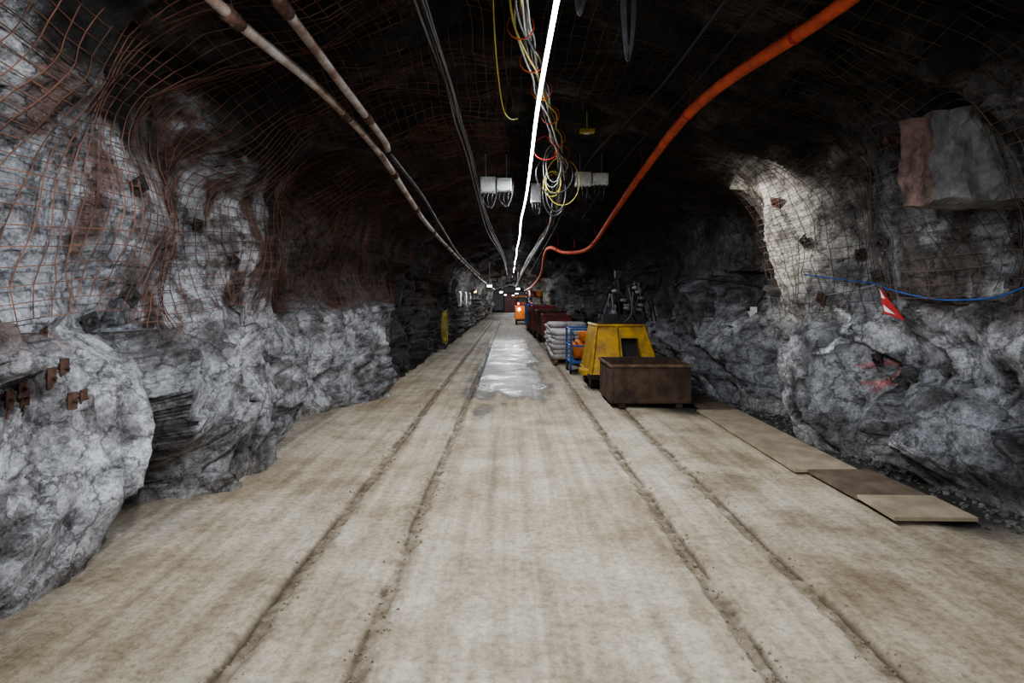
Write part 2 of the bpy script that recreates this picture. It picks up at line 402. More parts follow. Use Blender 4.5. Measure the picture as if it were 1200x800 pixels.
# ------------------------------------------------------------------ floor
GR=[(-1.23,.05,.026),(-.66,.045,.02),(1.12,.05,.026),(1.65,.055,.024)]
FN=[(-.95,.02,.006),(-.15,.03,.006),(.12,.02,.005),(.42,.03,.006),(.75,.03,.006),(-2.0,.03,.005)]
def floorf(x,y):
    p=Vector((x,y,0))
    z=noise.noise(p*.7)*.012+noise.fractal(p*4,1,2,3)*.004
    n=noise.noise(p*5); nn=noise.fractal(p*9+Vector((2,2,2)),.8,2,3)
    c=mixc((.46,.395,.30),(.55,.49,.395),sst(-.3,.3,noise.noise(p*.5)))
    g=0; line=0
    for gx,w,dp in GR:
        xx=x-gx-.015*noise.noise(Vector((0,y*1.3,gx)))
        if abs(xx)<.3:
            k=math.exp(-(xx/(w*(1+.5*n)))**4)
            z-=dp*k*(.8+.6*nn)
            z+=.016*math.exp(-((abs(xx)-w*2.1)/(w*.9))**2)*max(0,nn+.35)
            g=max(g,k*(.75+.6*nn)); g=max(g,.45*math.exp(-(xx/(w*2.3))**2)*(.6+1.2*nn))
            e=xx-(.032 if gx>0 else -.032)-.006*n
            kk=math.exp(-(e/.011)**2)*sst(-.35,.0,noise.noise(Vector((gx,y*1.7,3)))+.4*nn)
            line=max(line,kk); z-=.012*kk
    for gx,w,dp in FN:
        k=math.exp(-((x-gx-.02*noise.noise(Vector((3,y*.7,gx))))/w)**2)*sst(-.4,.2,noise.noise(Vector((gx,y*.5,4))))
        z-=dp*k; g=max(g,.35*k)
    c=mixc(c,(.205,.165,.115),min(1,max(0,g)))
    c=mixc(c,(.075,.055,.038),.85*line)
    s=noise.fractal(Vector((x*1.2,y*1.1,5)),1,2,4)
    c=mixc(c,(.28,.22,.145),.5*sst(.18,.5,s)*(.35+.65*sst(1.2,2,abs(x))))
    e=noise.noise(Vector((1,y*1.5,0)))*.15
    k=sst(3.0+e,3.25+e,x)*sst(3.6,4.4,y)+sst(1.9,2.5,x+e)*sst(7.9,8.6,y)*1.0
    k=min(1,k)
    c=mixc(c,(.045,.042,.04),k); z+=k*(noise.fractal(p*12,1,2,3)*.02-.01)
    k=1-sst(-2.6,-2.1,x+e)
    c=mixc(c,(.27,.245,.215),.7*k)
    z+=.02*k*max(0,nn)
    nw=noise.fractal(Vector((x*1.6,y*.6,9)),1,2,4)
    wet=sst(8.8,10.0,y+nw*2.5)*(1-sst(.6,.86,abs(x+.04)+nw*.3))
    wet=max(wet,sst(15,22,y)*.5*sst(-.2,.4,nw+.1))
    wet*=1-.6*sst(20,34,y)
    damp=sst(10.5,17,y+nw)*.6
    c=mixc(c,(.16,.145,.12),max(damp,0)*.8)
    c=mixc(c,(.05,.046,.04),.86*wet)
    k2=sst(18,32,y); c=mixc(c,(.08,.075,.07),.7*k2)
    if wet>.4: z=z*.7-.003
    return Vector((x,y,z)),(*c,min(1,max(0,wet)))
xs=[-3.6]
while xs[-1]<4.6:
    x=xs[-1]; near=min(abs(x-g[0]) for g in GR)
    xs.append(x+(.009 if near<.09 else .024))
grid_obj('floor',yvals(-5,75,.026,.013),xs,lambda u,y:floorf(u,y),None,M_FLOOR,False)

b=MB()
for gx,w,dp in GR:
    b.box(gx,3,-.058,.036,14,.05,mat=0)
    b.hexa([(gx-.018,10,-.08),(gx+.018,10,-.08),(gx+.018,73.7,-.06),(gx-.018,73.7,-.06),(gx-.018,10,-.033),(gx+.018,10,-.033),(gx+.018,73.7,-.006),(gx-.018,73.7,-.006)])
b.build('rail_track',[M_RAIL],bevel=.004)

# ------------------------------------------------------------------ wire mesh
def wires(side,name,m,y0,y1,sp=.1,r=.004):
    b=MB()
    def P(u,y):
        wy=y+.07*noise.noise(Vector((y*.6,u*.7,side)))+.22*noise.noise(Vector((u*.45,y*.3,7)))+.03*noise.noise(Vector((u*2.2,y*2.2,7)))
        wu=u+.16*noise.noise(Vector((y*.5,u*.5,3*side)))+.03*noise.noise(Vector((y*2.5,u*2,3*side)))
        wu=min(wu,UMAX)
        o=.075+.09*abs(noise.noise(Vector((y*1.1,u*1.1,side*2))))+.025*noise.noise(Vector((y*5,u*5,side*2)))
        p,_=surf(side,wu,wy,False,o)
        return p
    nu=int((UMAX-1.1)/sp)
    ys=[y0+i*sp for i in range(int((y1-y0)/sp))]
    for y in ys:
        e=edge_u(side,y)+.08*noise.noise(Vector((y*8,0,0)))
        pts=[]
        for i in range(nu*1+1):
            u=1.1+i*sp
            if u>=e: pts.append(P(u,y))
        b.tube(pts,r,3,cap=False)
    for i in range(nu+1):
        u=1.1+i*sp; run=[]
        for y in ys:
            if u>=edge_u(side,y): run.append(P(u,y))
            else:
                if len(run)>1: b.tube(run,r,3,cap=False)
                run=[]
        if len(run)>1: b.tube(run,r,3,cap=False)
    return b.build(name,[m])
wires(-1,'rusty_wire_mesh',M_RUST,-1,20,.1,.0038)
wires(1,'weathered_wire_mesh',M_GREYW,-1,20,.1,.0036)

# ------------------------------------------------------------------ placement on the wall
def onwall(side,y,z):
    best=None
    u=0
    while u<UMAX:
        p,n=surf(side,u,y)
        d=abs(p.z-z)
        if best is None or d<best[0]-1e-4: best=(d,p,n,u)
        u+=.04
        if p.z>z+.4: break
    return best[1],best[2],best[3]
def bolt(side,y,z,size=.15,mt=None,off=.05):
    p,n,u=onwall(side,y,z)
    b=MB(); rot=R.uniform(0,math.pi/2)
    zax=(n+Vector((0,-.25,0))).normalized(); xax=(Vector((0,1,0))-zax*zax.y).normalized(); yax=zax.cross(xax)
    M=Matrix((xax,yax,zax)).transposed().to_4x4(); M.translation=p+n*off
    M=M@(Matrix.Rotation(R.uniform(-.2,.2),4,'X')@Matrix.Rotation(rot,4,'Z'))
    b.box(0,0,0,size,size,.01,M=M)
    b.tube([M@Vector((0,0,0)),M@Vector((0,0,.012)),M@Vector((0,0,.02))],[.04,.034,.022],10)
    b.tube([M@Vector((0,0,.01)),M@Vector((0,0,.04))],.015,6)
    b.tube([M@Vector((0,0,-.15)),M@Vector((0,0,.05))],.009,6)
    return b.build('rock_bolt_plate',[mt or M_DARKPL])
for y,z in ((4.2,2.4),(5.75,2.3),(4.35,1.62),(4.1,1.45),(6.1,1.95),(6.0,3.0),(7.4,2.0)):
    bolt(-1,y,z,.12,M_DARKPL,.07)
for y,z in ((7.6,2.68),(6.9,2.75),(6.2,2.05),(5.8,1.82),(5.35,2.1),(5.45,1.66),(4.5,2.0),(4.45,1.75),(6.5,1.6),(6.7,2.25),(4.9,2.95),(8.5,2.3),(5.7,2.75),(5.2,.85),(4.9,1.0),(6.0,1.0)):
    bolt(1,y,z,.12,M_DARKPL if R.random()<.75 else M_RUSTPL,.06)

def bracket(y,z,w,h,n=3):
    b=MB(); p,nn,u=onwall(-1,y,z)
    for i in range(n):
        yy=y+i*w*1.3
        q,n2,_=onwall(-1,yy,z+.03*math.sin(i*2))
        b.box(q.x+.03,yy,q.z,.012,w,h,rz=R.uniform(-.5,.1))
        b.tube([(q.x+.02,yy,q.z-.1),(q.x+.035,yy+.01,q.z+.05)],.008,5)
        b.tube([(q.x-.1,yy,q.z),(q.x+.06,yy,q.z)],.010,6)
    b.build('rusty_anchor_bracket',[M_RUSTPL],bevel=.003)
bracket(2.98,1.1,.055,.09,3); bracket(3.38,1.16,.05,.12,2); bracket(3.42,1.0,.05,.10,2); bracket(3.62,1.42,.045,.08,1)

b=MB()
def rough_block(b,x0,x1,y0,y1,z0,z1,mat=0,sub=14,amp=.045):
    def face(o,u,v,m):
        base=len(b.v)
        for j in range(sub+1):
            for i in range(sub+1):
                p=o+u*(i/sub)+v*(j/sub)
                d=Vector((noise.noise(p*5),noise.noise(p*5+Vector((4,4,4))),noise.noise(p*4+Vector((9,0,4)))))*amp
                d+=Vector((noise.noise(p*14),noise.noise(p*14+Vector((4,4,4))),noise.noise(p*14+Vector((9,0,4)))))*amp*.4
                b.v.append(tuple(p+d))
        for j in range(sub):
            for i in range(sub):
                a=base+j*(sub+1)+i
                b.f.append((a,a+1,a+sub+2,a+sub+1)); b.m.append(m)
    X,Y,Z=Vector((x1-x0,0,0)),Vector((0,y1-y0,0)),Vector((0,0,z1-z0)); O=Vector((x0,y0,z0))
    face(O,X,Z,0); face(O+Y,Z,X,0) ; face(O,Z,Y,1); face(O+X,Y,Z,0); face(O,Y,X,0); face(O+Z,X,Y,0)
rough_block(b,2.96,3.75,4.16,4.52,2.28,2.92)
b.build('concrete_block',[M_CONC,M_BRICK])

# ------------------------------------------------------------------ LED strip
led=bpy.data.objects.new('led_strip_light',None); bpy.context.scene.collection.objects.link(led)
def stripz(y): return 3.2+.012*math.sin(y*1.7)
def stripx(y): return .25+.012*math.sin(y*.9)
b=MB(); b2=MB()
ys=[-4+i*.4 for i in range(125)]
b.tube([(stripx(y),y,stripz(y)+.022) for y in ys],.016,6,0)
b2.tube([(stripx(y),y,stripz(y)) for y in ys],.015,8,0)
b.build('housing',[M_ALU],parent=led); b2.build('diffuser',[M_LED],smooth=True,parent=led)
b=MB()
for y in ys[::5]:
    b.tube([(stripx(y),y,stripz(y)+.03),(stripx(y)+.02,y,3.6)],.003,4)
b.build('suspension_wires',[M_GREYC],parent=led)
y=-3.5;i=0
while y<44:
    d=bpy.data.lights.new('strip_emitter_%d'%i,'AREA'); d.shape='RECTANGLE'; L=3.0
    d.size=.03; d.size_y=L; d.color=(.88,.93,1.0)
    d.energy=(33 if y<8 else 15)*L*.95
    o=bpy.data.objects.new('strip_emitter_%d'%i,d); o.location=(stripx(y),y+L/2,3.17); bpy.context.scene.collection.objects.link(o); o.parent=led
    y+=L+.02;i+=1

def spot(name,loc,tgt,e,ang,col=(1,.97,.92),r=.08,bl=.9):
    d=bpy.data.lights.new(name,'SPOT'); d.energy=e; d.spot_size=math.radians(ang); d.spot_blend=bl; d.color=col; d.shadow_soft_size=r
    o=bpy.data.objects.new(name,d); o.location=loc
    o.rotation_euler=(Vector(tgt)-Vector(loc)).to_track_quat('-Z','Y').to_euler()
    bpy.context.scene.collection.objects.link(o); return o
spot('wall_spotlight',(1.15,6.6,2.95),(3.5,7.45,2.4),400,58,(1,.97,.92),.08,1)
spot('wall_spotlight',(-.4,1.2,2.7),(-3,4.0,1.6),470,70,(.9,.95,1),.06,1)
spot('wall_spotlight',(.8,3.0,2.5),(3.7,5.9,.8),240,60,(.92,.96,1),.06,1)
spot('fill_spot',(-.3,-2.6,2.4),(-2.8,6,1.3),520,52,(.9,.95,1),.15,1)  # unseen fill light added behind the camera, brightens the left wall from the front
spot('fill_spot',(.3,-2.6,2.3),(3.8,7.0,1.1),360,46,(.92,.96,1),.15,1)  # same added frontal fill for the right wall, no fixture

# ------------------------------------------------------------------ pipes
def hose(name,pts,r,m,n=10,sub=8):
    b=MB(); b.tube(catmull(pts,sub),r,n,0); return b.build(name,[m],smooth=True)
pA=[(-1.42,-3,3.0),(-1.41,1,3.02),(-1.39,2.8,3.0),(-1.27,4.0,3.0),(-1.2,5.4,2.95),(-1.2,7,2.82),(-1.2,8.66,2.69),(-1.2,12.5,2.58),(-1.2,18,2.5),(-1.1,24,2.35),(-1.1,44,2.3)]
pB=[(-1.1,-3,3.06),(-1.12,1,3.07),(-1.13,2.8,3.06),(-1.12,4.0,3.03),(-1.1,5.2,2.99),(-1.12,5.5,2.97)]
def pipe(name,pts,r):
    b=MB(); C=catmull(pts,8); b.tube(C,r,12,0)
    acc=0; nxt=1.1
    for i in range(1,len(C)-1):
        acc+=(C[i]-C[i-1]).length
        if acc>nxt:
            nxt+=1.6; t=(C[i+1]-C[i-1]).normalized()
            b.tube([C[i]-t*.07,C[i]+t*.07],r*1.35,12,1)
            b.tube([C[i]-t*.01+Vector((0,0,-r*1.6)),C[i]-t*.01+Vector((0,0,r*1.9))],.012,6,1)
            b.tube([C[i],C[i]+Vector((-.05,.02,.45))],.004,4,1)
    return b.build(name,[M_PIPE,M_RUSTPL],smooth=True)
pipe('compressed_air_pipe',pA,.030); pipe('water_pipe',pB,.028)
hose('black_drain_hose',[(-1.1,5.5,2.93),(-1.02,7,2.8),(-1.02,9,2.66),(-1.05,13,2.5),(-1.0,20,2.4)],.02,M_BLACK)

hp=[(2.15,-2,3.3),(2.1,1.5,3.33),(2.0,3.6,3.37),(1.65,5.2,3.3),(1.68,7.7,3.18),(1.72,10,2.98),(1.7,12.8,2.68),(1.3,14,2.68),(1.02,14.6,2.85),(.95,16,2.8),(1.05,20,2.4),(1.1,30,2.2),(1.1,44,2.2)]
b=MB(); C=catmull(hp,8); b.tube(C,[.046 if p.y<9 else .042 for p in C],12,0)
for i in range(4,len(C)-30,7):
    t=(C[i+1]-C[i-1]).normalized()
    b.tube([C[i]-t*.012,C[i]+t*.012],.054,12,1)
    b.tube([C[i]+Vector((0,0,.05)),C[i]+Vector((.03,.0,.18)),C[i]+Vector((.0,.02,.4))],.006,5,1)
b.build('orange_ventilation_hose',[M_ORANGE,M_REDC],smooth=True)

cb=bpy.data.objects.new('overhead_cable_bundle',None); bpy.context.scene.collection.objects.link(cb)
cen=[(.05,-2,3.35),(.03,1.5,3.38),(.04,3.4,3.35),(.16,4.3,3.33),(.32,5.2,3.33),(.5,6.3,3.32),(.66,7.4,3.3),(.8,10,3.28),(.86,14,3.2),(.7,20,3.05),(.6,32,2.9)]
cols=[M_WHITEC,M_WHITEC,M_YELC,M_WHITEC,M_GREYC,M_YELC,M_BLACK,M_WHITEC,M_GREYC,M_BLACK]
for k,m in enumerate(cols):
    pts=[]
    a=R.uniform(0,6.28)
    fine=catmull(cen,3)
    for i,p in enumerate(fine):
        rr=.045
        ph=a+i*.35
        pts.append(p+Vector((math.cos(ph)*rr+R.uniform(-.02,.02),0,math.sin(ph)*rr-.05*abs(math.sin(i*1.1+k)))))
    b=MB(); b.tube(catmull(pts,4),.007 if m!=M_BLACK else .012,6,0); b.build('cable_%d'%k,[m],smooth=True,parent=cb)
b=MB()
for p in catmull(cen,3)[3:24:2]:
    b.tube([p+Vector((math.cos(t)*.085,0,math.sin(t)*.085-.02)) for t in [i*.5 for i in range(14)]],.005,5)
b.build('cable_ties',[M_ORANGE],parent=cb)
def loop(name,c,rx,rz,m,r=.008,n=2,parent=None,tw=.1):
    pts=[]
    for i in range(n*16+1):
        a=i/16*2*math.pi
        pts.append(Vector((c[0]+math.sin(a)*rx*(1+.15*math.sin(a*.37)),c[1]+tw*math.sin(a*.5)+i*.001,c[2]-rz+math.cos(a)*rz*(1+.2*math.sin(a*.31)))))
    b=MB(); b.tube(catmull(pts,2),r,6); o=b.build(name,[m],smooth=True,parent=parent); return o
loop('yellow_loop',(.66,7.3,3.3),.19,.25,M_YELC,.006,1,cb)
loop('yellow_loop_2',(.55,7.6,3.2),.10,.13,M_YELC,.006,2,cb)
loop('red_loop',(.4,6.4,3.33),.12,.10,M_REDC,.006,1,cb)
loop('black_loop',(.55,7.1,3.3),.2,.2,M_BLACK,.010,1,cb)
loop('black_loop_2',(.62,8.1,3.3),.14,.26,M_BLACK,.012,2,cb)
loop('white_loop',(.5,6.9,3.34),.09,.2,M_GREYC,.006,2,cb)
for x,y,l,m in ((.44,3.7,.26,M_GREYC),(.78,3.9,.42,M_GREYC),(.62,3.8,.2,M_BLACK)):
    o=MB()
    for k in range(5):
        w=.02+.006*k
        pts=[(x-w*.6,y+k*.01,3.75),(x-w,y+k*.01,3.75-l*.5),(x-w*.6,y,3.72-l*(1+.05*k)),(x,y,3.68-l*(1.05+.05*k)),(x+w*.7,y,3.72-l),(x+w,y,3.75-l*.5),(x+w*.4,y+k*.01,3.75)]
        o.tube(catmull(pts,5),.005,5)
    o.build('hanging_cable_coil',[m],smooth=True)
for k,(dx,dz,m,r) in enumerate(((0,0,M_GREYC,.008),(.04,.02,M_GREYC,.006),(.07,-.02,M_GREYC,.005),(.02,.04,M_BLACK,.010))):
    pts=[(-.56+dx,-2,3.3+dz),(-.56+dx,1.5,3.34+dz),(-.54+dx,3.4,3.3+dz),(-.5+dx,4.6,3.28+dz-.03*k),(-.52+dx,5.8,3.3+dz),(-.5+dx,7,3.27+dz),(-.48+dx,9.5,3.1+dz),(-.45+dx*2,13,3.0+dz),(-.2+dx,20,2.9),(-.1,34,2.8)]
    hose('overhead_signal_cable',pts,r,m,6)
hose('hanging_yellow_cable',[(-.1,3.4,3.6),(-.1,4.2,3.4),(-.06,4.9,3.2),(0.0,5.2,3.17),(.08,5.8,3.35)],.005,M_YELC,6)
hose('overhead_power_cable',[(1.35,2,3.5),(1.3,5,3.42),(1.0,8,3.35),(.98,14,3.1),(.9,30,2.7)],.012,M_BLACK,6)
hose('overhead_power_cable',[(1.6,2.5,3.5),(1.55,5.0,3.4),(1.4,7.5,3.3),(1.35,11,3.1)],.007,M_BLACK,6)
hose('large_black_cable',[(.6,8,3.2),(.75,11,2.95),(.62,15,2.7),(.45,24,2.5),(.4,40,2.4)],.03,M_BLACK,8)

def ebox(name,x,y,z,w,h,d,n=2,extra=True):
    e=bpy.data.objects.new(name,None); bpy.context.scene.collection.objects.link(e)
    b=MB()
    for i in range(n):
        cx=x+(i-(n-1)/2)*w*1.08; hh=h*(1 if i%2==0 else .84)
        b.box(cx,y,z,w,d,hh); b.box(cx,y-d/2-.012,z,w*.92,.02,hh*.9)
        for sx in (-.4,.4):
            for sz in (-.38,.38): b.tube([(cx+sx*w,y-d/2-.03,z+sz*hh),(cx+sx*w,y-d/2-.01,z+sz*hh)],.01,6,1)
        for k in range(3):
            b.tube([(cx-w*.3+k*w*.28,y,z-hh/2),(cx-w*.3+k*w*.28,y,z-hh/2-.04)],.016,8,2)
            if extra: b.tube(catmull([(cx-w*.3+k*w*.28,y,z-hh/2-.04),(cx-w*.3+k*w*.28,y,z-hh/2-.12),(cx+.05,y+.1,z-hh/2-.18),(cx+.12,y+.2,z),(cx+.1,y+.2,3.5)],5),.007,5,2)
    b.build('enclosures',[M_BOXW,M_GREYC,M_BLACK],bevel=.008,parent=e)
    b=MB(); b.box(x,y+d/2+.02,z,w*n*1.1,.02,h*.25,mat=1)
    for sx in (-1,1): b.tube([(x+sx*w*.7,y+.06,z),(x+sx*w*.7,y+.06,3.55)],.007,5)
    b.build('hanger',[M_ALU,M_BLACK],parent=e)
ebox('electrical_junction_box',-.18,8,3.12,.20,.21,.12,2)
ebox('electrical_junction_box',1.1,8,3.2,.21,.18,.12,2)
ebox('small_control_box',.42,9.5,3.28,.16,.3,.12,1)
b=MB(); b.box(.87,6.7,3.48,.16,.07,.04); b.box(.87,6.7,3.455,.06,.05,.012,mat=1); b.tube([(.87,6.7,3.5),(.87,6.7,3.7)],.006,6,0)
b.build('emergency_light',[M_YELC,M_SIGNW])

def wallcable(name,yz,m,r=.009,off=.1,side=1):
    pts=[]
    for y,z in yz:
        p,n,u=onwall(side,y,z); pts.append(p+n*off)
    return hose(name,pts,r,m,6)
wallcable('blue_wall_cable',[(6.6,1.85),(6.1,1.8),(5.6,1.72),(5.2,1.7),(4.9,1.62),(4.6,1.6),(4.3,1.66),(4.0,1.75),(3.5,1.8)],M_BLUEC,.007)
wallcable('black_wall_hose',[(12,1.9),(11,1.95),(10.4,1.85),(9.8,1.95),(9.2,1.8),(8.9,1.5)],M_BLACK,.014)
wallcable('grey_wall_cable',[(7.5,1.75),(7.0,1.62),(6.4,1.66),(5.8,1.75)],M_GREYC,.006)

p,n,u=onwall(1,5.2,1.56)
b=MB(); X=p.x-.12
b.quad([(X,5.36,1.70),(X,5.30,1.47),(X,5.02,1.42)],0)
b.quad([(X-.004,5.30,1.55),(X-.004,5.28,1.49),(X-.004,5.13,1.465)],1)
b.quad([(X-.004,5.345,1.685),(X-.004,5.325,1.61),(X-.004,5.27,1.60)],1)
b.quad([(X+.01,5.36,1.70),(X+.01,5.02,1.42),(X+.01,5.30,1.47)],0)
b.build('refuge_sign',[M_SIGNR,M_SIGNW])

p,n,u=onwall(1,8.9,1.45)
b=MB(); b.box(p.x-.08,8.9,1.4,.1,.1,.16); b.box(p.x-.14,8.9,1.45,.03,.08,.06,mat=1); b.tube(catmull([(p.x-.1,8.9,1.3),(p.x-.14,8.88,1.15),(p.x-.1,8.85,1.05),(p.x-.08,8.86,1.25)],5),.008,5,1)
b.build('wall_telephone',[M_BOXW,M_BLACK],bevel=.01)

# ------------------------------------------------------------------ plywood
def board(x0,x1,y0,y1,z,m,rz=0,th=.03,dx=0):
    b=MB(); cx,cy=(x0+x1)/2,(y0+y1)/2
    b.box(0,0,0,x1-x0,y1-y0,th)
    o=b.build('plywood_sheet',[m],bevel=.003); o.location=(cx,cy,z); o.rotation_euler=(dx,0,rz); return o
board(2.62,3.2,5.45,8.4,.03,M_PLY,-.01)
board(2.72,3.3,4.7,5.44,.035,M_PLYD,.03)
board(2.72,3.3,4.2,4.68,.05,M_PLY,-.03)
board(2.72,3.2,8.45,9.6,.03,M_PLYD,.02)

# ------------------------------------------------------------------ steel bin
b=MB(); x0,x1,y0,y1,h=1.5,2.64,8.75,9.85,.64; t=.02; z0=.06
b.box((x0+x1)/2,y0,z0+(h-z0)/2,x1-x0,t,h-z0); b.box((x0+x1)/2,y1,z0+(h-z0)/2,x1-x0,t,h-z0)
b.box(x0,(y0+y1)/2,z0+(h-z0)/2,t,y1-y0,h-z0); b.box(x1,(y0+y1)/2,z0+(h-z0)/2,t,y1-y0,h-z0)
b.box((x0+x1)/2,(y0+y1)/2,z0+.01,x1-x0,y1-y0,.02)
for yy in (y0-.012,y1+.012): b.box((x0+x1)/2,yy,h-.02,x1-x0+.06,.04,.04,mat=1)
for xx in (x0-.012,x1+.012): b.box(xx,(y0+y1)/2,h-.02,.04,y1-y0+.06,.04,mat=1)
for xx in (x0+.15,x1-.15): b.box(xx,(y0+y1)/2,.03,.1,y1-y0,.06)
for xx in (x0,x1): b.box(xx,y0-.01,.35,.04,.03,.56)
b.box((x0+x1)/2,y0-.015,.1,x1-x0,.02,.05)
o=b.build('rusty_steel_bin',[M_BIN,M_BININ],bevel=.004)

# ------------------------------------------------------------------ yellow loader
e=bpy.data.objects.new('yellow_mine_loader',None); bpy.context.scene.collection.objects.link(e)
b=MB()
Xa,Xb,Ya,Yb,Za,Zb=1.42,2.62,10.35,11.9,.28,1.12
ti=.14
bl=[(Xa,Ya,Za),(Xb,Ya,Za),(Xb,Yb,Za),(Xa,Yb,Za)]
tl=[(Xa+ti,Ya+.3,Zb),(Xb-ti*1.6,Ya+.3,Zb),(Xb-ti*1.6,Yb-.1,Zb),(Xa+ti,Yb-.1,Zb)]
V=Vector
def bi(s,t,inn=0):
    A=V(bl[0]).lerp(V(bl[1]),s); B=V(tl[0]).lerp(V(tl[1]),s); p=A.lerp(B,t); p.y+=inn; return p
b.quad([bl[1],bl[2],tl[2],tl[1]]); b.quad([bl[2],bl[3],tl[3],tl[2]]); b.quad([bl[3],bl[0],tl[0],tl[3]])
s0,s1,t0,t1=.48,.80,.30,.74
b.quad([bi(0,0),bi(1,0),bi(1,t0),bi(0,t0)]); b.quad([bi(0,t1),bi(1,t1),bi(1,1),bi(0,1)])
b.quad([bi(0,t0),bi(s0,t0),bi(s0,t1),bi(0,t1)]); b.quad([bi(s1,t0),bi(1,t0),bi(1,t1),bi(s1,t1)])
I=.2
b.quad([bi(s0,t0),bi(s1,t0),bi(s1,t0,I),bi(s0,t0,I)],0);b.quad([bi(s0,t1),bi(s0,t1,I),bi(s1,t1,I),bi(s1,t1)],0)
b.quad([bi(s0,t0),bi(s0,t0,I),bi(s0,t1,I),bi(s0,t1)],0);b.quad([bi(s1,t0),bi(s1,t1),bi(s1,t1,I),bi(s1,t0,I)],0)
b.quad([bi(s0,t0,I),bi(s1,t0,I),bi(s1,t1,I),bi(s0,t1,I)],1)
b.quad(tl,0)
for s in (.0,.42,1): b.tube([bi(s,0,-.015),bi(s,1,-.015)],.022,4,0)
for t in (0,1): b.tube([bi(0,t,-.01),bi(1,t,-.01)],.028,4,0)
b.tube([V(bl[3]),V(bl[0])],.03,4,0); b.tube([V(tl[3]),V(tl[0])],.025,4,0)
b.box((Xa+Xb)/2,Ya+.7,.25,1.3,1.5,.08,mat=2)
for xx in (Xa+.08,Xb-.12):
    for yy in (Ya+.3,Ya+1.2):
        b.tube([(xx-.06,yy,.2),(xx+.06,yy,.2)],.2,18,2); b.tube([(xx-.075,yy,.2),(xx+.075,yy,.2)],.09,12,0)
b.box(Xa-.08,Ya+.4,.3,.14,.5,.08,mat=0)
b.tube([(Xa+.3,Ya+.1,.22),(Xa+.3,Ya-.35,.22)],.03,8,2)
b.build('body',[M_YEL,M_BLACK,M_DARKPL],parent=e)
b=MB()
b.box(2.05,11.0,1.22,.75,.6,.2); b.box(2.15,11.1,1.42,.5,.5,.24); b.box(1.95,11.0,1.5,.22,.3,.4)
b.tube([(2.05,11.0,1.3),(2.0,11.0,2.05)],.035,8,0); b.tube([(2.3,11.1,1.3),(2.42,11.1,1.9)],.045,8,0)
b.tube([(2.15,10.9,1.5),(2.2,10.85,1.85)],.07,10,0); b.box(2.0,11,2.05,.12,.12,.14)
for k in range(34):
    x=R.uniform(1.75,2.45); x2=x+R.uniform(-.25,.25); zt=R.uniform(1.45,1.9); y=R.uniform(10.7,11.3)
    b.tube(catmull([(x,y,1.15),(x+R.uniform(-.15,.15),y-.12,1.35),((x+x2)/2,y-.1,zt),(x2,y,1.45),(x2+R.uniform(-.1,.1),y+.1,1.2)],5),R.uniform(.008,.018),6,0 if k%3 else 1)
for k in range(12):
    x=R.uniform(1.8,2.45); z=R.uniform(1.3,1.8); b.tube([(x,10.75,z),(x+.05,10.65,z)],.03,8,1)
b.build('drill_head_and_hoses',[M_BLACK,M_GREYC],smooth=False,parent=e)

b=MB()
x0,x1,y0,y1=1.3,1.95,12.6,13.6
for x in (x0,x1):
    for yy in (y0,y1): b.tube([(x,yy,.1),(x,yy,.95)],.022,6,0)
for z in (.25,.6,.95):
    b.tube([(x0,y0,z),(x1,y0,z)],.02,6,0); b.tube([(x0,y1,z),(x1,y1,z)],.02,6,0); b.tube([(x0,y0,z),(x0,y1,z)],.02,6,0); b.tube([(x1,y0,z),(x1,y1,z)],.02,6,0)
b.box((x0+x1)/2,(y0+y1)/2,.26,x1-x0,y1-y0,.03,mat=0)
for x in (x0,x1):
    for yy in (y0+.12,y1-.12): b.tube([(x-.02,yy,.1),(x+.02,yy,.1)],.1,14,1)
b.build('blue_trolley',[M_BLUEP,M_BLACK])
b=MB(); b.blob((1.62,13.1,.48),(.26,.3,.2),.6,0,seed=3,jit=.3); b.blob((1.7,13.0,.8),(.2,.25,.14),.6,0,seed=4,jit=.3)
b.build('orange_tarp_bundle',[M_ORP],smooth=True)

def sackpallet(x,y,nl=6,name='stacked_cement_sacks'):
    b=MB()
    for k in range(7): b.box(x,y-.5+k*.165,.14,1.0,.11,.025,mat=1)
    for k in (-.42,0,.42): b.box(x+k,y,.075,.1,1.1,.1,mat=1)
    for k in range(4): b.box(x,y-.48+k*.32,.018,1.0,.1,.03,mat=1)
    for l in range(nl):
        for i in range(2):
            for j in range(3):
                b.blob((x-.25+i*.5+R.uniform(-.03,.03),y-.36+j*.36+R.uniform(-.02,.02),.2+l*.115),(.26,.19,.066),.45,0,rz=R.uniform(-.06,.06),seed=l*7+i+j,jit=.15)
    b.build(name,[M_BAG,M_PAL],smooth=True)
sackpallet(1.55,15.0,6); sackpallet(1.58,16.6,7); sackpallet(1.62,18.2,6)

def cart(name,x,y,m,h=.75,w=.9,l=1.6):
    b=MB(); t=.03
    b.box(x,y-l/2,.3+h/2,w,t,h); b.box(x,y+l/2,.3+h/2,w,t,h); b.box(x-w/2,y,.3+h/2,t,l,h); b.box(x+w/2,y,.3+h/2,t,l,h); b.box(x,y,.3,w,l,.03)
    for s in (-1,1):
        b.box(x+s*w/2,y,.3+h,.06,l+.06,.05); b.box(x,y+s*l/2,.3+h,w+.06,.06,.05)
        for q in (-.5,0,.5): b.box(x+s*(w/2+.02),y+q*l*.8,.3+h/2,.03,.05,h)
    b.box(x,y,.24,w*.6,l+.3,.1,mat=1)
    for sx in (-1,1):
        for sy in (-1,1): b.tube([(x+sx*w*.38-.04,y+sy*l*.3,.16),(x+sx*w*.38+.04,y+sy*l*.3,.16)],.16,16,1)
    b.build(name,[m,M_DARKPL],bevel=.003)
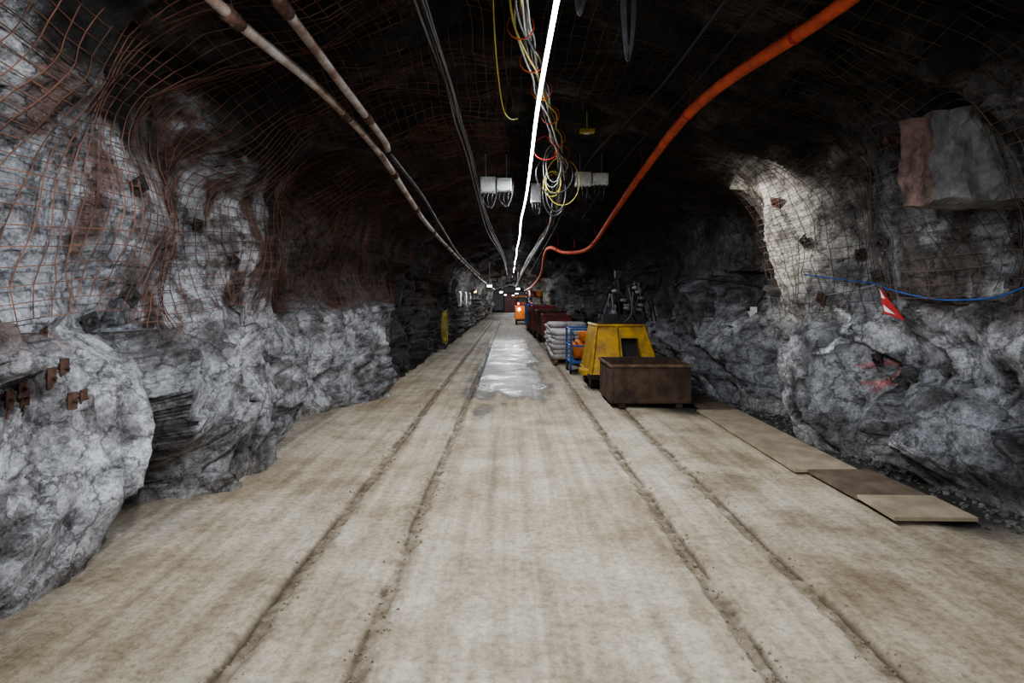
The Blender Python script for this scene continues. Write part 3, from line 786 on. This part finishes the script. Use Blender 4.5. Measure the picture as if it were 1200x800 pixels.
cart('red_mine_cart',1.6,20.6,M_REDP); cart('rusty_mine_cart',1.5,22.8,M_BIN,.85); cart('red_mine_cart',1.4,25.2,M_REDP,1.0); cart('rusty_mine_cart',1.35,28,M_BIN,1.0); cart('blue_mine_cart',1.3,31,M_BLUEP,1.0)
b=MB()
for x in (1.0,1.8):
    for yy in (33,34.4): b.box(x,yy,1.0,.06,.06,2.0,mat=1)
for z in (.3,1.0,1.7):
    b.box(1.4,33.7,z,.9,1.5,.05,mat=1)
for x,z,m in ((1.2,.5,0),(1.6,.52,2),(1.2,1.2,3),(1.62,1.22,4),(1.3,1.88,2),(1.65,1.86,0)):
    b.box(x,33.6,z,.34,1.1,.34,mat=m)
b.build('equipment_rack',[M_ORP,M_DARKPL,M_REDP,M_BLUEP,M_YEL],bevel=.008)

b=MB(); x,y=.95,37
b.box(x,y+1.2,.75,1.2,3.0,.8); b.box(x,y+2.2,1.75,1.15,.9,.06,mat=0)
for sx in (-.5,.5):
    for yy in (1.8,2.6): b.tube([(x+sx,y+yy,1.1),(x+sx,y+yy,1.75)],.03,6,2)
b.box(x,y+1.0,1.25,.9,1.2,.25,mat=3); b.box(x,y+1.2,.3,1.0,3.0,.15,mat=2)
for sx in (-.5,.5):
    for yy in (.3,2.1): b.tube([(x+sx-.05,y+yy,.22),(x+sx+.05,y+yy,.22)],.22,16,2)
for sx in (-.35,.35): b.tube([(x+sx,y-.34,.95),(x+sx,y-.28,.95)],.07,12,1)
for sx in (-.4,.4): b.tube([(x+sx,y-.34,1.3),(x+sx,y-.28,1.3)],.07,12,4)
b.build('battery_locomotive',[M_ORP,M_LAMP,M_DARKPL,M_REDP,M_REDL],bevel=.01)
b=MB()
for k in range(3):
    yy=24+k*3
    b.box(-2.0,yy,1.6,.06,.9,.6); b.box(-1.96,yy,1.6,.03,.8,.5,mat=1)
    for s in (-.4,.4): b.tube([(-2.3,yy+s,1.95),(-2.0,yy+s,1.85)],.012,5,1)
b.build('wall_switchboard',[M_BOXW,M_GREYC])
b=MB()
for k in range(4):
    pts=[(-1.98+.03*k,17.8+.35*math.sin(a)+.05*k,.75+.45*math.cos(a)*(1+.05*k)) for a in [i*.42 for i in range(16)]]
    b.tube(catmull(pts,2),.010,6)
b.tube([(-2.3,17.8,1.2),(-1.85,17.8,1.2)],.02,6,1)
b.build('yellow_hose_coil',[M_YELC,M_DARKPL],smooth=True)
b=MB(); b.box(-1.9,33,2.0,.2,.1,.16); b.box(-1.9,32.94,2.0,.16,.03,.12,mat=1); b.tube([(-1.9,33,2.05),(-2.2,33,2.3)],.015,6,0)
b.build('yellow_wall_lamp',[M_DARKPL,M_YLAMP])
def lampfix(x,y,z,e,col=(.9,.95,1)):
    b=MB(); b.box(x,y,z+.04,.22,.5,.08); b.box(x,y,z-.02,.2,.48,.06,mat=1); b.tube([(x,y,z),(x,y,z+1.1)],.01,5)
    o=b.build('overhead_work_lamp',[M_ALU,M_LAMP])
    d=bpy.data.lights.new('lamp_emitter','POINT'); d.energy=e; d.color=col; d.shadow_soft_size=.1
    l=bpy.data.objects.new('lamp_emitter',d); l.location=(x,y,z-.14); bpy.context.scene.collection.objects.link(l); l.parent=o
lampfix(-.9,27,2.2,70); lampfix(.5,35,2.2,110,(1,.9,.75)); lampfix(-.6,43,2.1,150); lampfix(.6,50,2.05,160,(1,.92,.8)); lampfix(-.4,58,2.0,220); lampfix(.4,67,2.0,350)

# ------------------------------------------------------------------ rubble
def stones(name,m,gen,n,smin,smax):
    b=MB()
    for k in range(n):
        x,y=gen(); s=R.uniform(smin,smax)*(1 if R.random()<.85 else 1.6)
        b.blob((x,y,s*.25+floorf(x,y)[0].z),(s,s*R.uniform(.6,1),s*R.uniform(.4,.8)),.75,0,rz=R.uniform(0,3),seed=k,jit=.8,nu=7,nv=5)
    b.build(name,[m])
def grr():
    y=R.uniform(3.8,12); return keys(RB,y)-abs(R.gauss(0,.15))-.05,y
def gf():
    y=2.2+R.random()**1.5*9; g=R.choice(GR); return g[0]+R.gauss(0,.045),y
stones('rock_rubble',M_STONE,grr,600,.008,.028)
stones('dirt_clods',M_CLOD,gf,1100,.003,.009)

# ------------------------------------------------------------------ world, camera
sc=bpy.context.scene
try:
    sc.view_settings.view_transform='AgX'; sc.view_settings.look='AgX - Medium High Contrast'
except Exception as ex: print(ex)
w=bpy.data.worlds.new('World'); sc.world=w; w.use_nodes=True
w.node_tree.nodes['Background'].inputs[0].default_value=(.01,.011,.013,1); w.node_tree.nodes['Background'].inputs[1].default_value=1
cd=bpy.data.cameras.new('camera'); co=bpy.data.objects.new('camera',cd); sc.collection.objects.link(co)
co.location=(0,0,1.6); co.rotation_euler=(math.pi/2,0,0)
cd.sensor_width=36; cd.lens=21; cd.shift_y=-50/1200; cd.shift_x=3/1200; cd.clip_start=.05; cd.clip_end=200
sc.camera=co
